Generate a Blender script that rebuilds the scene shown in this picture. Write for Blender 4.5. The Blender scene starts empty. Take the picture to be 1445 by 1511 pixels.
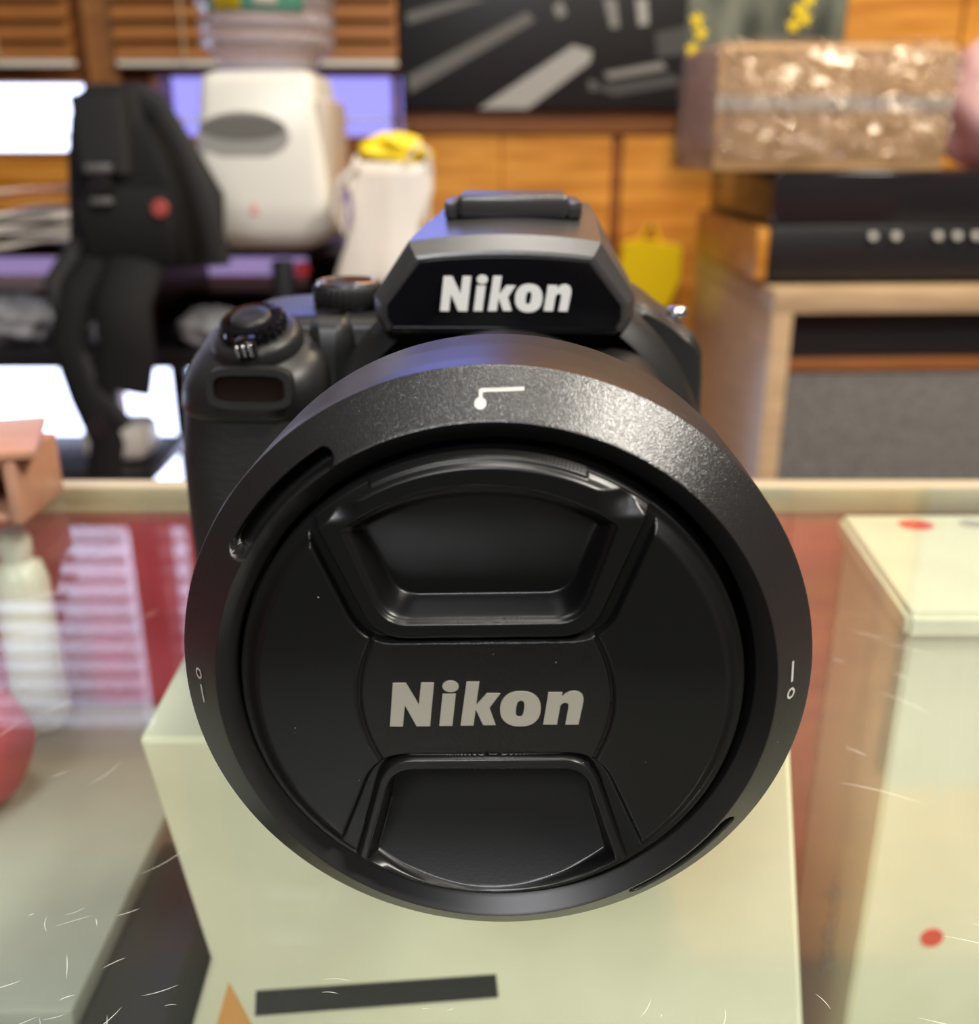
import bpy, bmesh, math, random
import numpy as np
from mathutils import Vector, Matrix
from mathutils.geometry import tessellate_polygon
random.seed(7)
R = math.radians
SC = bpy.context.scene
C = SC.collection

# ------------------------------------------------------------------ camera
cam = bpy.data.cameras.new('camera'); co = bpy.data.objects.new('view_camera', cam); C.objects.link(co)
cam.sensor_fit = 'VERTICAL'; cam.sensor_height = 36.0; cam.sensor_width = 36.0
cam.lens = 1500.0 / 1511.0 * 36.0
co.location = (0, 0, 0.135); co.rotation_euler = (R(90 - 20.5), 0, 0)
cam.clip_start = 0.005; cam.clip_end = 100
cam.dof.use_dof = True; cam.dof.focus_distance = 0.171; cam.dof.aperture_fstop = 15.0
SC.camera = co
# ------------------------------------------------------------------ world
w = bpy.data.worlds.new('world'); SC.world = w; w.use_nodes = True
bg = w.node_tree.nodes['Background']; bg.inputs[0].default_value = (0.72, 0.75, 1.0, 1); bg.inputs[1].default_value = 6.5
# ------------------------------------------------------------------ lamps of the room and added fill lights
def area(name, loc, size, power, col, target=None, size_y=None):
    l = bpy.data.lights.new(name, 'AREA'); l.energy = power; l.color = col; l.size = size
    if size_y: l.shape = 'RECTANGLE'; l.size_y = size_y
    o = bpy.data.objects.new(name, l); C.objects.link(o); o.location = loc
    if target is not None:
        o.rotation_euler = (Vector(target) - Vector(loc)).to_track_quat('-Z', 'Y').to_euler()
    return o
def point(name, loc, power, col, rad):
    l = bpy.data.lights.new(name, 'POINT'); l.energy = power; l.color = col; l.shadow_soft_size = rad
    o = bpy.data.objects.new(name, l); C.objects.link(o); o.location = loc
    return o
WARM = (1.0, 0.80, 0.56)
NEUT = (1.0, 0.94, 0.84)
area('ceiling_light', (1.15, -0.42, 1.66), 0.5, 72, NEUT, (0.9, -0.3, 0), 0.4)
area('ceiling_light', (0.08, 0.10, 1.66), 0.45, 16, NEUT, (0.08, 0.12, 0), 0.35)
area('ceiling_light', (1.05, 1.15, 1.66), 0.35, 26, WARM, (0.6, 1.7, 0), 0.35)
point('ceiling_bulb', (0.62, 1.05, 1.45), 11, WARM, 0.025)
point('ceiling_bulb', (0.2, 1.35, 1.45), 11, WARM, 0.025)
point('ceiling_bulb', (1.0, 0.85, 1.45), 9, NEUT, 0.025)
point('ceiling_bulb', (-0.35, 0.5, 1.5), 6, NEUT, 0.025)
# added fill lights out of view: behind the viewer, under the front rail
area('recess_fill_light', (-0.34, -1.1, 1.25), 0.6, 27, (0.97, 0.97, 1.0), (-0.1, 0.13, 0.05), 0.4)  # added to light the lower finger recess of the lens cap
area('case_fill_strip', (0.0, -0.108, -0.036), 1.4, 2.0, (1.0, 0.93, 0.76), (0.0, 0.25, -0.17), 0.008)  # added strip brightening the boxes inside the glass case
SC.view_settings.view_transform = 'Standard'
try: SC.view_settings.look = 'None'
except Exception: pass
SC.view_settings.exposure = -0.42; SC.view_settings.gamma = 1.0; SC.view_settings.use_curve_mapping = False
SC.cycles.use_denoising = True
SC.cycles.max_bounces = 10; SC.cycles.transparent_max_bounces = 16
SC.cycles.caustics_reflective = False; SC.cycles.caustics_refractive = False
SC.cycles.sample_clamp_indirect = 4.0

# ------------------------------------------------------------------ materials
def mat(name, col, rough=0.5, metal=0.0, spec=0.5, emit=None):
    m = bpy.data.materials.new(name); m.use_nodes = True
    b = m.node_tree.nodes['Principled BSDF']
    b.inputs['Base Color'].default_value = (*col, 1); b.inputs['Roughness'].default_value = rough
    b.inputs['Metallic'].default_value = metal; b.inputs['Specular IOR Level'].default_value = spec
    if emit: b.inputs['Emission Color'].default_value = (*col, 1); b.inputs['Emission Strength'].default_value = emit
    return m
def nd(m, t, **k):
    n = m.node_tree.nodes.new(t)
    for a, v in k.items(): setattr(n, a, v)
    return n
def lk(m, a, b): m.node_tree.links.new(a, b)
def coords(m, scale=(1, 1, 1)):
    t = nd(m, 'ShaderNodeTexCoord'); p = nd(m, 'ShaderNodeMapping'); p.inputs['Scale'].default_value = scale
    lk(m, t.outputs['Object'], p.inputs['Vector']); return p.outputs['Vector']
def grain(m, scale, strength, dist=0.0002, detail=2, stretch=(1, 1, 1)):
    v = coords(m, stretch); n = nd(m, 'ShaderNodeTexNoise'); n.inputs['Scale'].default_value = scale; n.inputs['Detail'].default_value = detail
    lk(m, v, n.inputs['Vector'])
    b = nd(m, 'ShaderNodeBump'); b.inputs['Strength'].default_value = strength; b.inputs['Distance'].default_value = dist
    lk(m, n.outputs['Fac'], b.inputs['Height']); lk(m, b.outputs['Normal'], m.node_tree.nodes['Principled BSDF'].inputs['Normal'])
    return m
def tint(m, scale, c1, c2, stretch=(1, 1, 1), detail=4, lo=0.35, hi=0.65):
    v = coords(m, stretch); n = nd(m, 'ShaderNodeTexNoise'); n.inputs['Scale'].default_value = scale; n.inputs['Detail'].default_value = detail
    lk(m, v, n.inputs['Vector'])
    r = nd(m, 'ShaderNodeValToRGB'); r.color_ramp.elements[0].position = lo; r.color_ramp.elements[1].position = hi
    r.color_ramp.elements[0].color = (*c1, 1); r.color_ramp.elements[1].color = (*c2, 1)
    lk(m, n.outputs['Fac'], r.inputs['Fac']); lk(m, r.outputs['Color'], m.node_tree.nodes['Principled BSDF'].inputs['Base Color'])
    return m
def dusty(m, col, scale=420, thr=0.035):      # sparse pale dust specks lying on black plastic
    v = coords(m); n = nd(m, 'ShaderNodeTexVoronoi'); n.inputs['Scale'].default_value = scale; lk(m, v, n.inputs['Vector'])
    n2 = nd(m, 'ShaderNodeTexNoise'); n2.inputs['Scale'].default_value = 60; lk(m, v, n2.inputs['Vector'])
    a = nd(m, 'ShaderNodeMath', operation='MULTIPLY'); lk(m, n2.outputs['Fac'], a.inputs[0]); a.inputs[1].default_value = thr * 2
    l = nd(m, 'ShaderNodeMath', operation='LESS_THAN'); lk(m, n.outputs['Distance'], l.inputs[0]); lk(m, a.outputs[0], l.inputs[1])
    sp = nd(m, 'ShaderNodeSeparateColor'); lk(m, n.outputs['Color'], sp.inputs[0])
    g = nd(m, 'ShaderNodeMath', operation='GREATER_THAN'); lk(m, sp.outputs[0], g.inputs[0]); g.inputs[1].default_value = 0.82
    mm = nd(m, 'ShaderNodeMath', operation='MULTIPLY'); lk(m, l.outputs[0], mm.inputs[0]); lk(m, g.outputs[0], mm.inputs[1])
    mx = nd(m, 'ShaderNodeMix', data_type='RGBA'); lk(m, mm.outputs[0], mx.inputs['Factor'])
    mx.inputs['A'].default_value = (*col, 1); mx.inputs['B'].default_value = (0.5, 0.48, 0.44, 1)
    lk(m, mx.outputs['Result'], m.node_tree.nodes['Principled BSDF'].inputs['Base Color'])
    return m
def film(name, col, rough=0.02, base=0.0, bump=None, ior=1.45, body=None, opacity=0.0):
    """clear sheet: transparent body plus fresnel gloss, optional cloudy diffuse share"""
    m = bpy.data.materials.new(name); m.use_nodes = True; nt = m.node_tree
    for n in list(nt.nodes): nt.nodes.remove(n)
    o = nd(m, 'ShaderNodeOutputMaterial'); t = nd(m, 'ShaderNodeBsdfTransparent'); g = nd(m, 'ShaderNodeBsdfGlossy')
    t.inputs['Color'].default_value = (*col, 1); g.inputs['Roughness'].default_value = rough
    f = nd(m, 'ShaderNodeFresnel'); ge = nd(m, 'ShaderNodeNewGeometry'); im = nd(m, 'ShaderNodeMix'); im.inputs[2].default_value = ior; im.inputs[3].default_value = 1 / ior; lk(m, ge.outputs['Backfacing'], im.inputs[0]); lk(m, im.outputs[0], f.inputs['IOR'])
    mx = nd(m, 'ShaderNodeMixShader'); lk(m, f.outputs[0], mx.inputs[0])
    src = t.outputs[0]
    if opacity > 0:
        d = nd(m, 'ShaderNodeBsdfDiffuse'); d.inputs['Color'].default_value = (*(body or (0.8, 0.8, 0.8)), 1)
        m2 = nd(m, 'ShaderNodeMixShader'); m2.inputs[0].default_value = opacity
        lk(m, t.outputs[0], m2.inputs[1]); lk(m, d.outputs[0], m2.inputs[2]); src = m2.outputs[0]
    lk(m, src, mx.inputs[1]); lk(m, g.outputs[0], mx.inputs[2]); lk(m, mx.outputs[0], o.inputs['Surface'])
    if bump:
        v = coords(m); n = nd(m, 'ShaderNodeTexNoise'); n.inputs['Scale'].default_value = bump[0]; n.inputs['Detail'].default_value = 3
        n.inputs['Distortion'].default_value = 1.5
        lk(m, v, n.inputs['Vector']); b = nd(m, 'ShaderNodeBump'); b.inputs['Strength'].default_value = bump[1]; b.inputs['Distance'].default_value = bump[2]
        lk(m, n.outputs['Fac'], b.inputs['Height']); lk(m, b.outputs['Normal'], g.inputs['Normal']); lk(m, b.outputs['Normal'], f.inputs['Normal'])
    return m

BLK = (0.012, 0.012, 0.012)
M = {}
M['hood'] = grain(dusty(mat('hood_black_plastic', BLK, 0.31, 0, 0.9), (0.011, 0.0105, 0.0105)), 5200, 0.34, 0.00014, 0)
M['hood_side'] = grain(mat('hood_side_plastic', (0.016, 0.015, 0.015), 0.36, 0, 0.30), 900, 0.05, 0.0001)
M['hood_in'] = mat('hood_inner_plastic', (0.010, 0.0095, 0.0095), 0.36, 0, 0.5)
M['cap'] = grain(dusty(mat('cap_plastic', BLK, 0.32, 0, 0.5), (0.0055, 0.0055, 0.0055)), 1800, 0.12, 0.0001)
M['cap_plate'] = grain(dusty(mat('cap_plate', BLK, 0.40, 0, 0.42), (0.008, 0.0075, 0.007)), 1500, 0.5, 0.0002)
M['silver_print'] = grain(mat('silver_print', (0.46, 0.43, 0.36), 0.45, 0.25, 0.5), 900, 0.1, 0.0001)
M['white_print'] = mat('white_print', (0.80, 0.80, 0.76), 0.45)
M['mark'] = mat('pale_mark', (0.62, 0.60, 0.55), 0.5)
M['body'] = grain(mat('body_plastic', (0.015, 0.015, 0.015), 0.40, 0, 0.4), 1400, 0.15, 0.0001)
M['rubber'] = grain(mat('rubber', (0.015, 0.015, 0.0145), 0.55, 0, 0.3), 260, 0.5, 0.0006, 3, (1, 1, 2.5))
M['flash'] = grain(mat('flash_plastic', (0.035, 0.033, 0.033), 0.33, 0, 0.85), 2400, 0.3, 0.00015)
M['gloss'] = mat('gloss_black', (0.004, 0.004, 0.005), 0.08, 0, 0.5)
M['ir'] = mat('infrared_window', (0.010, 0.004, 0.003), 0.12, 0, 0.25)
M['chrome'] = mat('dial_metal', (0.60, 0.61, 0.64), 0.18, 0.95)
M['void'] = mat('dark_gap', (0.003, 0.003, 0.003), 0.8)

def wood(name, c1, c2, rough=0.4, scale=9, stretch=(0.6, 6, 6)):
    return grain(tint(mat(name, c1, rough), scale, c1, c2, stretch, 6), scale * 4, 0.1, 0.001, 4, stretch)
M['plank'] = wood('wall_wood', (0.50, 0.19, 0.022), (0.76, 0.35, 0.06), 0.36)
M['plank_dark'] = wood('rail_wood', (0.20, 0.070, 0.020), (0.32, 0.115, 0.032), 0.35)
M['blind'] = wood('blind_wood', (0.26, 0.10, 0.025), (0.36, 0.15, 0.04), 0.45)
M['oak'] = wood('cabinet_wood', (0.48, 0.33, 0.19), (0.60, 0.43, 0.26), 0.30, 12, (0.8, 0.8, 8))
M['cream'] = mat('cream_rail', (0.50, 0.42, 0.29), 0.4)
M['velvet'] = grain(tint(mat('red_velvet', (0.5, 0.02, 0.05), 0.9, 0, 0.2), 30, (0.36, 0.010, 0.04), (0.50, 0.022, 0.075)), 400, 0.4, 0.001)
M['fabric'] = grain(tint(mat('grey_cloth', (0.15, 0.14, 0.135), 0.9), 130, (0.10, 0.095, 0.09), (0.20, 0.19, 0.18), (1, 1, 3)), 500, 0.5, 0.001)
M['black'] = mat('black_paint', (0.012, 0.012, 0.014), 0.4)
M['blackgloss'] = mat('black_gloss_lid', (0.02, 0.018, 0.02), 0.12)
M['dark_red'] = mat('dark_maroon', (0.045, 0.012, 0.014), 0.35)
M['card'] = tint(mat('cardboard', (0.42, 0.25, 0.12), 0.7), 20, (0.52, 0.31, 0.14), (0.66, 0.42, 0.20), (1, 1, 4))
M['whitebox'] = tint(mat('white_carton', (0.74, 0.74, 0.60), 0.35), 14, (0.72, 0.70, 0.54), (0.84, 0.82, 0.66))
M['greybox'] = tint(mat('grey_carton', (0.4, 0.4, 0.37), 0.4), 10, (0.32, 0.33, 0.31), (0.44, 0.45, 0.42))
M['whiteplastic'] = mat('white_plastic', (0.78, 0.77, 0.70), 0.3)
M['beigeplastic'] = mat('beige_plastic', (0.55, 0.47, 0.38), 0.35)
M['greyplastic'] = mat('grey_plastic', (0.36, 0.36, 0.33), 0.4)
M['nylon'] = grain(mat('black_nylon', (0.006, 0.006, 0.0065), 0.75, 0, 0.3), 600, 0.4, 0.0008)
M['nylon_grey'] = grain(mat('grey_webbing', (0.022, 0.022, 0.022), 0.7, 0, 0.3), 600, 0.4, 0.0008)
M['red'] = mat('red_print', (0.70, 0.05, 0.05), 0.5)
M['redpouch'] = mat('red_cloth', (0.42, 0.02, 0.05), 0.7)
M['yellow'] = mat('yellow_plastic', (1.0, 0.74, 0.01), 0.35)
M['paper'] = tint(mat('white_paper', (0.80, 0.76, 0.68), 0.6), 8, (0.72, 0.66, 0.57), (0.86, 0.82, 0.74), (3, 3, 0.6))
M['purple'] = mat('purple_print', (0.30, 0.24, 0.38), 0.6)
M['plasticbag'] = film('plastic_bag', (0.85, 0.88, 0.92), 0.15, bump=(40, 0.6, 0.02), body=(0.6, 0.62, 0.66), opacity=0.55)
M['wrap'] = film('stretch_wrap', (0.97, 0.95, 0.93), 0.10, bump=(45, 1.0, 0.04), body=(0.8, 0.75, 0.7), opacity=0.05, ior=2.1)
M['pinkwrap'] = film('pink_wrap', (0.95, 0.75, 0.78), 0.12, bump=(25, 0.8, 0.02), body=(0.82, 0.55, 0.56), opacity=0.75)
M['water'] = film('clear_bottle', (0.86, 0.84, 0.88), 0.05, bump=(45, 0.8, 0.012), body=(0.62, 0.58, 0.60), opacity=0.35, ior=1.5)
M['frost'] = film('frosted_pane', (0.36, 0.34, 0.52), 0.3)
M['lilac'] = film('lilac_pane', (0.30, 0.25, 0.31), 0.1)
M['bluepane'] = film('blue_pane', (0.62, 0.66, 1.0), 0.05)
M['pane'] = film('window_pane', (0.93, 0.96, 0.98), 0.02)
M['glass'] = film('counter_glass', (0.955, 0.985, 0.955), 0.015, ior=1.5, body=(0.55, 0.6, 0.52), opacity=0.02)
M['scratch'] = mat('glass_scratch', (0.75, 0.75, 0.68), 0.4)
M['wallpaint'] = mat('wall_paint', (0.09, 0.06, 0.04), 0.8)
M['ceil'] = mat('ceiling_paint', (0.15, 0.125, 0.10), 0.8)
M['floor'] = tint(mat('floor_tile', (0.4, 0.36, 0.32), 0.25), 3, (0.34, 0.30, 0.27), (0.46, 0.42, 0.38))
M['curtain'] = mat('grey_curtain', (0.33, 0.30, 0.38), 0.8)

# ------------------------------------------------------------------ mesh helpers
def mesh(name, vs, fs, m, parent=None, smooth=False, auto=None):
    me = bpy.data.meshes.new(name); me.from_pydata([tuple(map(float, v)) for v in vs], [], [tuple(map(int, f)) for f in fs]); me.update()
    bm = bmesh.new(); bm.from_mesh(me); bmesh.ops.recalc_face_normals(bm, faces=bm.faces); bm.to_mesh(me); bm.free()
    if isinstance(m, str): m = M[m]
    me.materials.append(m)
    if smooth: me.shade_smooth()
    if auto is not None: me.shade_smooth(); me.set_sharp_from_angle(angle=R(auto))
    o = bpy.data.objects.new(name, me); C.objects.link(o)
    if parent: o.parent = parent
    return o
def tag(o, label=None, cat=None, group=None, kind=None):
    if label: o['label'] = label
    if cat: o['category'] = cat
    if group: o['group'] = group
    if kind: o['kind'] = kind
    return o
def thing(name, loc, label, cat, rz=0, group=None):
    o = bpy.data.objects.new(name, None); C.objects.link(o); o.location = loc; o.rotation_euler = (0, 0, rz); o.empty_display_size = 0.05
    return tag(o, label, cat, group)
def box(name, lo, hi, m, parent=None, bev=0.0, seg=2, rz=0.0, shear=0.0):
    bm = bmesh.new(); bmesh.ops.create_cube(bm, size=1)
    lo, hi = Vector(lo), Vector(hi); c = (lo + hi) / 2; d = hi - lo
    for v in bm.verts: v.co = Vector((v.co.x * d.x, v.co.y * d.y, v.co.z * d.z))
    if bev: bmesh.ops.bevel(bm, geom=bm.edges[:], offset=bev, segments=seg, affect='EDGES', profile=0.5)
    if rz: bmesh.ops.rotate(bm, verts=bm.verts, cent=(0, 0, 0), matrix=Matrix.Rotation(rz, 3, 'Z'))
    for v in bm.verts:
        v.co += c
    me = bpy.data.meshes.new(name); bm.to_mesh(me); bm.free()
    me.materials.append(M[m] if isinstance(m, str) else m)
    if bev: me.shade_smooth(); me.set_sharp_from_angle(angle=R(40))
    o = bpy.data.objects.new(name, me); C.objects.link(o)
    if parent: o.parent = parent
    return o
def loft(name, rings, m, parent=None, caps=True, auto=35, closed=True):
    n = len(rings[0]); vs = [p for r in rings for p in r]; fs = []
    for i in range(len(rings) - 1):
        for j in range(n if closed else n - 1):
            k = (j + 1) % n
            fs.append((i * n + j, i * n + k, (i + 1) * n + k, (i + 1) * n + j))
    if caps: fs.append(tuple(range(n))); fs.append(tuple((len(rings) - 1) * n + j for j in range(n)))
    return mesh(name, vs, fs, m, parent, auto=auto)
def lathe(name, prof, m, parent=None, seg=96, axis='Y', cen=(0, 0, 0), auto=35, rf=None, caps=False):
    """prof: (radius, position along axis)"""
    rings = []
    for (r, t) in prof:
        ring = []
        for j in range(seg):
            a = 2 * math.pi * j / seg; rr = rf(r, t, a) if rf else r
            if axis == 'Y': ring.append((cen[0] + rr * math.cos(a), cen[1] + t, cen[2] + rr * math.sin(a)))
            else: ring.append((cen[0] + rr * math.cos(a), cen[1] + rr * math.sin(a), cen[2] + t))
        rings.append(ring)
    return loft(name, rings, m, parent, caps, auto)
def rrect(x0, x1, y0, y1, r, n=6):
    pts = []
    for cx, cy, a0 in ((x1 - r, y1 - r, 0), (x0 + r, y1 - r, 90), (x0 + r, y0 + r, 180), (x1 - r, y0 + r, 270)):
        for k in range(n + 1):
            a = R(a0 + 90 * k / n); pts.append((cx + r * math.cos(a), cy + r * math.sin(a)))
    return pts
def offset(pts, d):
    n = len(pts); out = []
    ar = sum(pts[i][0] * pts[(i + 1) % n][1] - pts[(i + 1) % n][0] * pts[i][1] for i in range(n)); s = 1 if ar > 0 else -1
    for i in range(n):
        a, b, c = Vector(pts[i - 1]), Vector(pts[i]), Vector(pts[(i + 1) % n])
        e1 = (b - a).normalized(); e2 = (c - b).normalized(); n1 = Vector((e1.y, -e1.x)) * s; n2 = Vector((e2.y, -e2.x)) * s
        nn = (n1 + n2); nn = nn.normalized() / max(0.4, nn.normalized().dot(n1)) if nn.length > 1e-6 else n1
        out.append(tuple(b + nn * d))
    return out
def prism(name, polys, y0, y1, m, parent=None, tr=None, auto=30):
    """polys: list of [outer, hole...] loops in (x,z); extruded from y0 to y1; tr maps a point"""
    vs, fs = [], []
    for loops in polys:
        base = len(vs); flat = [p for l in loops for p in l]; n = len(flat)
        tris = tessellate_polygon([[Vector((p[0], p[1], 0)) for p in l] for l in loops])
        for y in (y0, y1):
            for p in flat: vs.append((p[0], y, p[1]))
        for t in tris:
            fs.append(tuple(base + i for i in t)); fs.append(tuple(base + n + i for i in reversed(t)))
        s = 0
        for l in loops:
            for i in range(len(l)):
                j = (i + 1) % len(l); fs.append((base + s + i, base + s + j, base + n + s + j, base + n + s + i))
            s += len(l)
    if tr: vs = [tr(*v) for v in vs]
    return mesh(name, vs, fs, m, parent, auto=auto)
def tube(name, pts, r, m, parent=None, seg=10, flat=1.0):
    rings = []; P = [Vector(p) for p in pts]
    for i, p in enumerate(P):
        d = (P[min(i + 1, len(P) - 1)] - P[max(i - 1, 0)]).normalized()
        a = d.cross(Vector((0, 1, 0.01))).normalized(); b = d.cross(a).normalized()
        rings.append([tuple(p + a * r * math.cos(2 * math.pi * k / seg) + b * r * flat * math.sin(2 * math.pi * k / seg)) for k in range(seg)])
    return loft(name, rings, m, parent, True, 40)
def blob(name, cen, rad, m, parent=None, amp=0.12, seed=0, fold=5, seg=48, rngs=28, flatb=-1.0, power=1.0):
    """soft crumpled bag form"""
    rnd = random.Random(seed); ph = [rnd.uniform(0, 6.28) for _ in range(8)]
    rings = []
    for i in range(1, rngs):
        t = math.pi * i / rngs; z = math.cos(t); s = math.sin(t) ** power; ring = []
        for j in range(seg):
            a = 2 * math.pi * j / seg
            d = 1 + amp * (math.sin(fold * a + ph[0] + 2 * z) * 0.5 + math.sin(2 * fold * a + ph[1] - 5 * z) * 0.3 + math.sin(3 * a + 7 * z + ph[2]) * 0.4)
            ring.append((cen[0] + rad[0] * s * d * math.cos(a), cen[1] + rad[1] * s * d * math.sin(a), cen[2] + rad[2] * max(flatb, z) * (1 + 0.3 * amp * math.sin(4 * a + ph[3]))))
        rings.append(ring)
    return loft(name, rings, m, parent, True, 180)
def disc2(cx, cy, rx, ry, n=28, rot=0.0, p=2.0, slant=0.0):
    out = []
    for k in range(n):
        a = 2 * math.pi * k / n; ca, sa = math.cos(a), math.sin(a)
        x = rx * math.copysign(abs(ca) ** (2 / p), ca); y = ry * math.copysign(abs(sa) ** (2 / p), sa)
        x += slant * y
        out.append((cx + x * math.cos(rot) - y * math.sin(rot), cy + x * math.sin(rot) + y * math.cos(rot)))
    return out

# ================================================================== THE ROOM
def struct(name, lo, hi, m, **k):
    o = box(name, lo, hi, m, **k); o['kind'] = 'structure'; return o
FZ, CZ = -1.0, 1.75
YB = 1.9
struct('floor', (-3, -2.5, FZ - 0.1), (3, 2.2, FZ), 'floor')
struct('ceiling', (-3, -2.5, CZ), (3, 2.2, CZ + 0.1), 'ceil')
struct('wall_left', (-3.1, -2.5, FZ), (-3, 2.2, CZ), 'wallpaint')
struct('wall_right', (3, -2.5, FZ), (3.1, 2.2, CZ), 'wallpaint')
struct('wall_front', (-3, -2.6, FZ), (3, -2.5, CZ), 'black')
# back wall: dark backing with window openings, wooden boards on it
wb = bpy.data.objects.new('wall_back', None); C.objects.link(wb); wb['kind'] = 'structure'
openings = [(-2.6, -0.69, 0.095, 0.222), (-0.585, -0.14, 0.12, 0.235), (-2.6, -0.715, 0.60, 1.12), (-0.68, -0.60, 0.60, 0.98), (-0.58, 0.0, 0.56, 1.70),
            (-2.6, -0.15, -0.62, -0.15), (-2.6, -0.15, -0.142, -0.045)]
xs = sorted({-3.0, 3.0, *[o[0] for o in openings], *[o[1] for o in openings]})
zs = sorted({FZ, CZ, *[o[2] for o in openings], *[o[3] for o in openings]})
vs, fs = [], []
for i in range(len(xs) - 1):
    for j in range(len(zs) - 1):
        cx, cz = (xs[i] + xs[i + 1]) / 2, (zs[j] + zs[j + 1]) / 2
        if any(o[0] < cx < o[1] and o[2] < cz < o[3] for o in openings): continue
        b = len(vs); x0, x1, z0, z1 = xs[i], xs[i + 1], zs[j], zs[j + 1]
        vs += [(x, y, z) for y in (YB + 0.02, YB + 0.10) for (x, z) in ((x0, z0), (x1, z0), (x1, z1), (x0, z1))]
        fs += [(b, b + 1, b + 2, b + 3), (b + 4, b + 5, b + 6, b + 7), (b, b + 1, b + 5, b + 4), (b + 1, b + 2, b + 6, b + 5), (b + 2, b + 3, b + 7, b + 6), (b + 3, b, b + 4, b + 7)]
mesh('wall_panel', vs, fs, 'plank_dark', wb)
def board(x0, x1, z0, z1, m='plank', d=0.018):
    box('board', (x0, YB + 0.02 - d, z0 + 0.0012), (x1, YB + 0.0205, z1 - 0.0012), m, wb, 0.002, 1)
# boards on the right part of the wall (upright boards under the pictures)
for x0, x1 in ((-0.139, 0.02), (0.022, 0.215), (0.235, 0.42), (0.422, 0.60), (0.602, 0.80), (0.802, 1.0), (1.002, 1.3), (1.302, 1.7)):
    board(x0, x1, -0.98, 0.13); board(max(x0, 0.002), x1, 0.176, 1.70)
board(0.2155, 0.2345, -0.98, 0.13, 'plank_dark', 0.012)
board(-0.139, 1.7, 0.131, 0.175, 'plank_dark', 0.022)
# left part: lying boards between the windows
for z0, z1 in ((-0.044, 0.0), (0.001, 0.046), (0.047, 0.094)):
    board(-2.6, -0.63, z0, z1); 
for z0, z1 in ((-0.044, 0.03), (0.031, 0.075), (0.076, 0.118)):
    board(-0.628, -0.141, z0, z1, 'plank_dark')
board(-0.686, -0.632, 0.096, 0.60, 'blind', 0.03)
for z0, z1 in ((0.50, 0.598), (1.122, 1.22), (1.222, 1.4)):
    board(-2.6, -0.69, z0, z1)
# windows
def window(n, x0, x1, z0, z1, glass, bars=(), rails=()):
    o = bpy.data.objects.new('window_%d' % n, None); C.objects.link(o); o['kind'] = 'structure'
    fw = 0.012
    for nm, lo, hi in (('window_frame', (x0, YB, z0), (x1, YB + 0.09, z0 + fw * 0.7)), ('window_frame', (x0, YB, z1 - fw * 0.7), (x1, YB + 0.09, z1)),
                       ('window_frame', (x0, YB, z0), (x0 + fw, YB + 0.09, z1)), ('window_frame', (x1 - fw, YB, z0), (x1, YB + 0.09, z1))):
        box(nm, lo, hi, 'blind', o, 0.001, 1)
    for b in bars: box('window_bar', (b - 0.006, YB + 0.02, z0), (b + 0.006, YB + 0.05, z1), 'blind', o, 0.001, 1)
    for b in rails: box('window_rail', (x0, YB + 0.02, b - 0.003), (x1, YB + 0.05, b + 0.003), 'whiteplastic', o, 0.001, 1)
    box('pane', (x0, YB + 0.055, z0), (x1, YB + 0.059, z1), glass, o)
    return o
window(1, -2.6, -0.69, 0.095, 0.222, 'pane', (), (0.128,))
window(2, -0.585, -0.14, 0.12, 0.235, 'frost', (-0.165,), (0.155,))
w3 = window(3, -2.6, -0.715, 0.60, 1.12, 'pane', (-1.4,))
w4 = window(4, -0.68, -0.60, 0.60, 0.98, 'pane')
window(6, -0.58, 0.0, 0.56, 1.70, 'bluepane')
window(5, -2.6, -0.15, -0.62, -0.15, 'pane', (-0.72, -0.44, -0.37))
window(7, -2.6, -0.15, -0.142, -0.045, 'lilac', (-0.72,))
# open blind over the upper windows, closed wooden blind over the wall band below it
def slats(parent, x0, x1, z0, z1, pitch, wd, tilt, m, first=None):
    n = int((z1 - z0) / pitch); src = None
    for i in range(n):
        z = z0 + (i + 0.5) * pitch
        if src is None:
            src = box('slat', (x0, -wd / 2, -0.0012), (x1, wd / 2, 0.0012), m, parent); o = src
        else:
            o = src.copy(); C.objects.link(o)
        o.location = (0, YB - 0.03, z); o.rotation_euler = (tilt, 0, 0)
slats(w3, -2.55, -0.725, 0.60, 1.12, 0.043, 0.030, R(-12), 'blind')
slats(w4, -0.675, -0.605, 0.60, 0.98, 0.043, 0.030, R(-12), 'blind')
bl = thing('wooden_blind', (0, YB - 0.005, 0.50), 'closed brown wooden slat blind across the left wall above the windows', 'blind')
for (x0, x1) in ((-1.6, -0.70), (-0.628, -0.155)):
    src = None
    for i in range(8):
        o = box('slat', (x0, -0.017, -0.0015), (x1, 0.017, 0.0015), 'blind', bl) if src is None else src.copy()
        if src is not None: C.objects.link(o)
        src = src or o
        o.location = (0, -0.022, -0.236 + 0.031 * i); o.rotation_euler = (R(64), 0, 0)
    box('bottom_rail', (x0, -0.03, -0.262), (x1, -0.012, -0.252), 'whiteplastic', bl, 0.002, 1)
    box('head_rail', (x0, -0.04, 0.0), (x1, -0.002, 0.02), 'blind', bl, 0.002, 1)
    for cx in (x0 + 0.12, x1 - 0.12): box('ladder_cord', (cx - 0.002, -0.042, -0.252), (cx + 0.002, -0.040, 0.0), 'oak', bl)

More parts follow.
